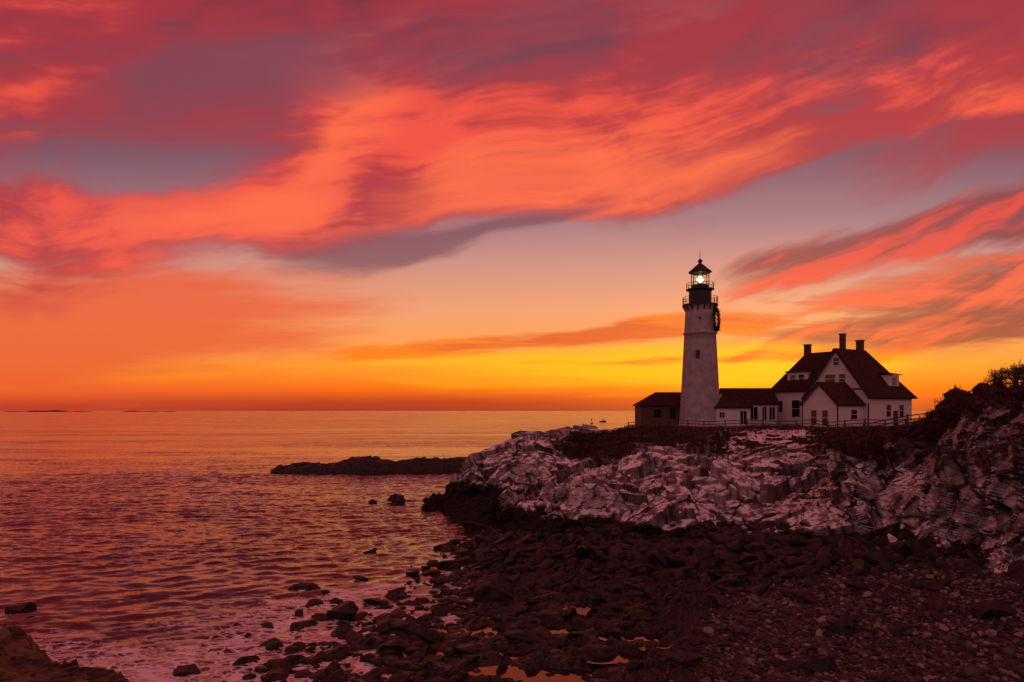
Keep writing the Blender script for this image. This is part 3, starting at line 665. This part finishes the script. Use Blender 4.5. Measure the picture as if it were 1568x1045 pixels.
lowbuilding('connecting_shed',31.2,38.4,99,104,15.1,17.2,m_clap,[(32.2,13.6,1.0,1.8),(33.7,13.6,.6,1.9),(35.0,13.6,1.2,1.8),(36.6,13.6,.6,1.9),(37.7,13.6,.8,1.8)])
lowbuilding('entry_shed',28.6,33.4,95.6,98.9,14.6,16.0,m_clap,[(29.4,13.4,.7,.8),(32.4,13.0,.9,1.9)],hipL=1.6)
lowbuilding('brick_oil_house',18.8,26.0,99.5,104.5,14.9,16.6,m_brick,[(21.2,13.6,.9,1.1),(23.4,13.6,.8,1.6)],hipL=2.6)

# ------------------------------------------------------------------ fences
def fence(name,pts,h=1.15,step=2.0,nr=3):
    q=MB(); P_=[]
    for (a,b_) in zip(pts[:-1],pts[1:]):
        n_=max(1,int(math.hypot(b_[0]-a[0],b_[1]-a[1])/step))
        for i in range(n_): P_.append((a[0]+(b_[0]-a[0])*i/n_,a[1]+(b_[1]-a[1])*i/n_))
    P_.append(pts[-1]); Z_=[ground(*p_) for p_ in P_]
    for i,(p_,z_) in enumerate(zip(P_,Z_)):
        q.beam((p_[0],p_[1],z_-.4),(p_[0]+random.uniform(-.03,.03),p_[1],z_+h),.13)
        if i+1<len(P_):
            for j in range(nr): q.beam((p_[0],p_[1],z_+h*(j+1)/nr-.12),(P_[i+1][0],P_[i+1][1],Z_[i+1]+h*(j+1)/nr-.12),.06,.10)
    q.obj(name,m_wood)
fence('wood_rail_fence',[(16.5,97),(20,94.5),(26,92.5),(31,90),(35,84),(38.5,79),(45,78)])
fence('wood_rail_fence',[(34,66),(36.5,63),(37,58),(36.5,54),(37,50),(38.5,46),(40,42)])
fence('wood_rail_fence',[(45,78),(50,76),(52,70),(50,62)])

# ------------------------------------------------------------------ vegetation
m_brush=simple('dry_brush',(.05,.027,.02),.9,.5,3,spec=.1); m_leaf=simple('shrub_leaf',(.03,.02,.012),.85,.5,4)
cand=np.where((T>4.25)&(T<6.6)&(veg>.5)&(p2[:,2]>7))[0]
V=[];F=[]; sel=rng.choice(cand,5000)
for ii in sel:
    b0_=p2[ii]
    hgt=rng.uniform(.15,.5)*(1.2 if veg[ii]>.8 else .8)
    for j in range(7):
        a=rng.uniform(0,6.28); l=rng.uniform(.2,.9)*hgt; c0=b0_+np.array([rng.normal()*.2,rng.normal()*.2,-.05]); tip=c0+np.array([math.cos(a)*l*.7,math.sin(a)*l*.7,hgt*rng.uniform(.6,1.2)]); pr=np.array([-math.sin(a),math.cos(a),0])*.03
        k=len(V); V+=[c0-pr,c0+pr,tip]; F.append((k,k+1,k+2))
mesh_arrays('dry_grass',np.array(V),np.array(F),m_brush)
def shrub(name,cx,cy,r,h,n=1):
    e=empty(name); z0=ground(cx,cy); q=MB(); V=[];F=[]
    def br(p_,d_,l,wd,lv):
        e_=p_+d_*l; q.beam(p_,e_,wd)
        if lv==0:
            for i in range(7):
                c0=e_+Vector([random.gauss(0,.12) for _ in range(3)]); d1=Vector([random.gauss(0,1) for _ in range(3)]).normalized()*.09; d2=Vector([random.gauss(0,1) for _ in range(3)]).normalized()*.04
                k=len(V); V.extend([c0-d2,c0+d2,c0+d1]); F.append((k,k+1,k+2))
            return
        for i in range(3 if lv>1 else 4):
            nd_=(d_+Vector([random.gauss(0,.45) for _ in range(3)])).normalized(); br(e_,nd_,l*random.uniform(.6,.95),wd*.62,lv-1)
    for i in range(7*n):
        a=random.uniform(0,6.28); rr=random.uniform(0,.5)*r; br(Vector((cx+rr*math.cos(a),cy+rr*math.sin(a),z0-.2)),Vector((math.cos(a)*.4,math.sin(a)*.4,1)).normalized(),h*.33,.07,3)
    q.obj('branches',m_wood,e); mesh_arrays('foliage',np.array([v[:] for v in V]),np.array(F),m_leaf,parent=e)
shrub('shrub',37.0,50.6,.8,1.9,1); shrub('shrub',38.0,51.2,.7,2.0); shrub('shrub',36.0,51.0,.6,.9)

# ------------------------------------------------------------------ far things
m_far=simple('distant_land',(.05,.03,.04),.9,.1,.01)
def island(x0,x1,y,h):
    q=MB(); n_=40; 
    for i in range(n_):
        a=x0+(x1-x0)*i/n_; b_=x0+(x1-x0)*(i+1)/n_; f=lambda u:h*max(.05,math.sin(math.pi*(u-x0)/(x1-x0))**.4)*(.7+.3*math.sin(u*.01)+.2*math.sin(u*.023))
        q.hexa([(a,y,-1),(b_,y,-1),(b_,y+200,-1),(a,y+200,-1),(a,y+60,f(a)),(b_,y+60,f(b_)),(b_,y+140,f(b_)),(a,y+140,f(a))])
    q.obj('distant_island',m_far)
island(-6000,-5000,8000,17); island(-4950,-4300,8600,12)
e=empty('channel_buoy'); q=MB(); bx_,by_=84,720
q.rev(bx_,by_,[(0,-.5),(1.4,-.4),(1.5,.6),(1.1,1.0),(0,1.05)],16)
for k in range(4):
    t=math.pi/4+k*math.pi/2; q.beam((bx_+.9*math.cos(t),by_+.9*math.sin(t),.9),(bx_+.25*math.cos(t),by_+.25*math.sin(t),4.6),.22)
q.rev(bx_,by_,[(0,4.4),(.6,4.5),(.6,5.2),(0,5.6)],10); q.obj('buoy_body',m_iron,e)
e=empty('fishing_boat'); q=MB(); X0,Y0=110,830
q.hexa([(X0-3.6,Y0-.9,-.2),(X0+3.4,Y0-.9,-.2),(X0+3.4,Y0+.9,-.2),(X0-3.6,Y0+.9,-.2),(X0-4.2,Y0-1.5,1.2),(X0+5.2,Y0-.2,1.9),(X0+5.2,Y0+.2,1.9),(X0-4.2,Y0+1.5,1.2)]); q.obj('hull',m_iron,e)
q=MB(); q.box(X0-.2,X0+2.4,Y0-.9,Y0+.9,1.3,3.3); q.beam((X0,Y0,3.3),(X0,Y0,5.4),.12); q.obj('wheelhouse',m_trim,e)
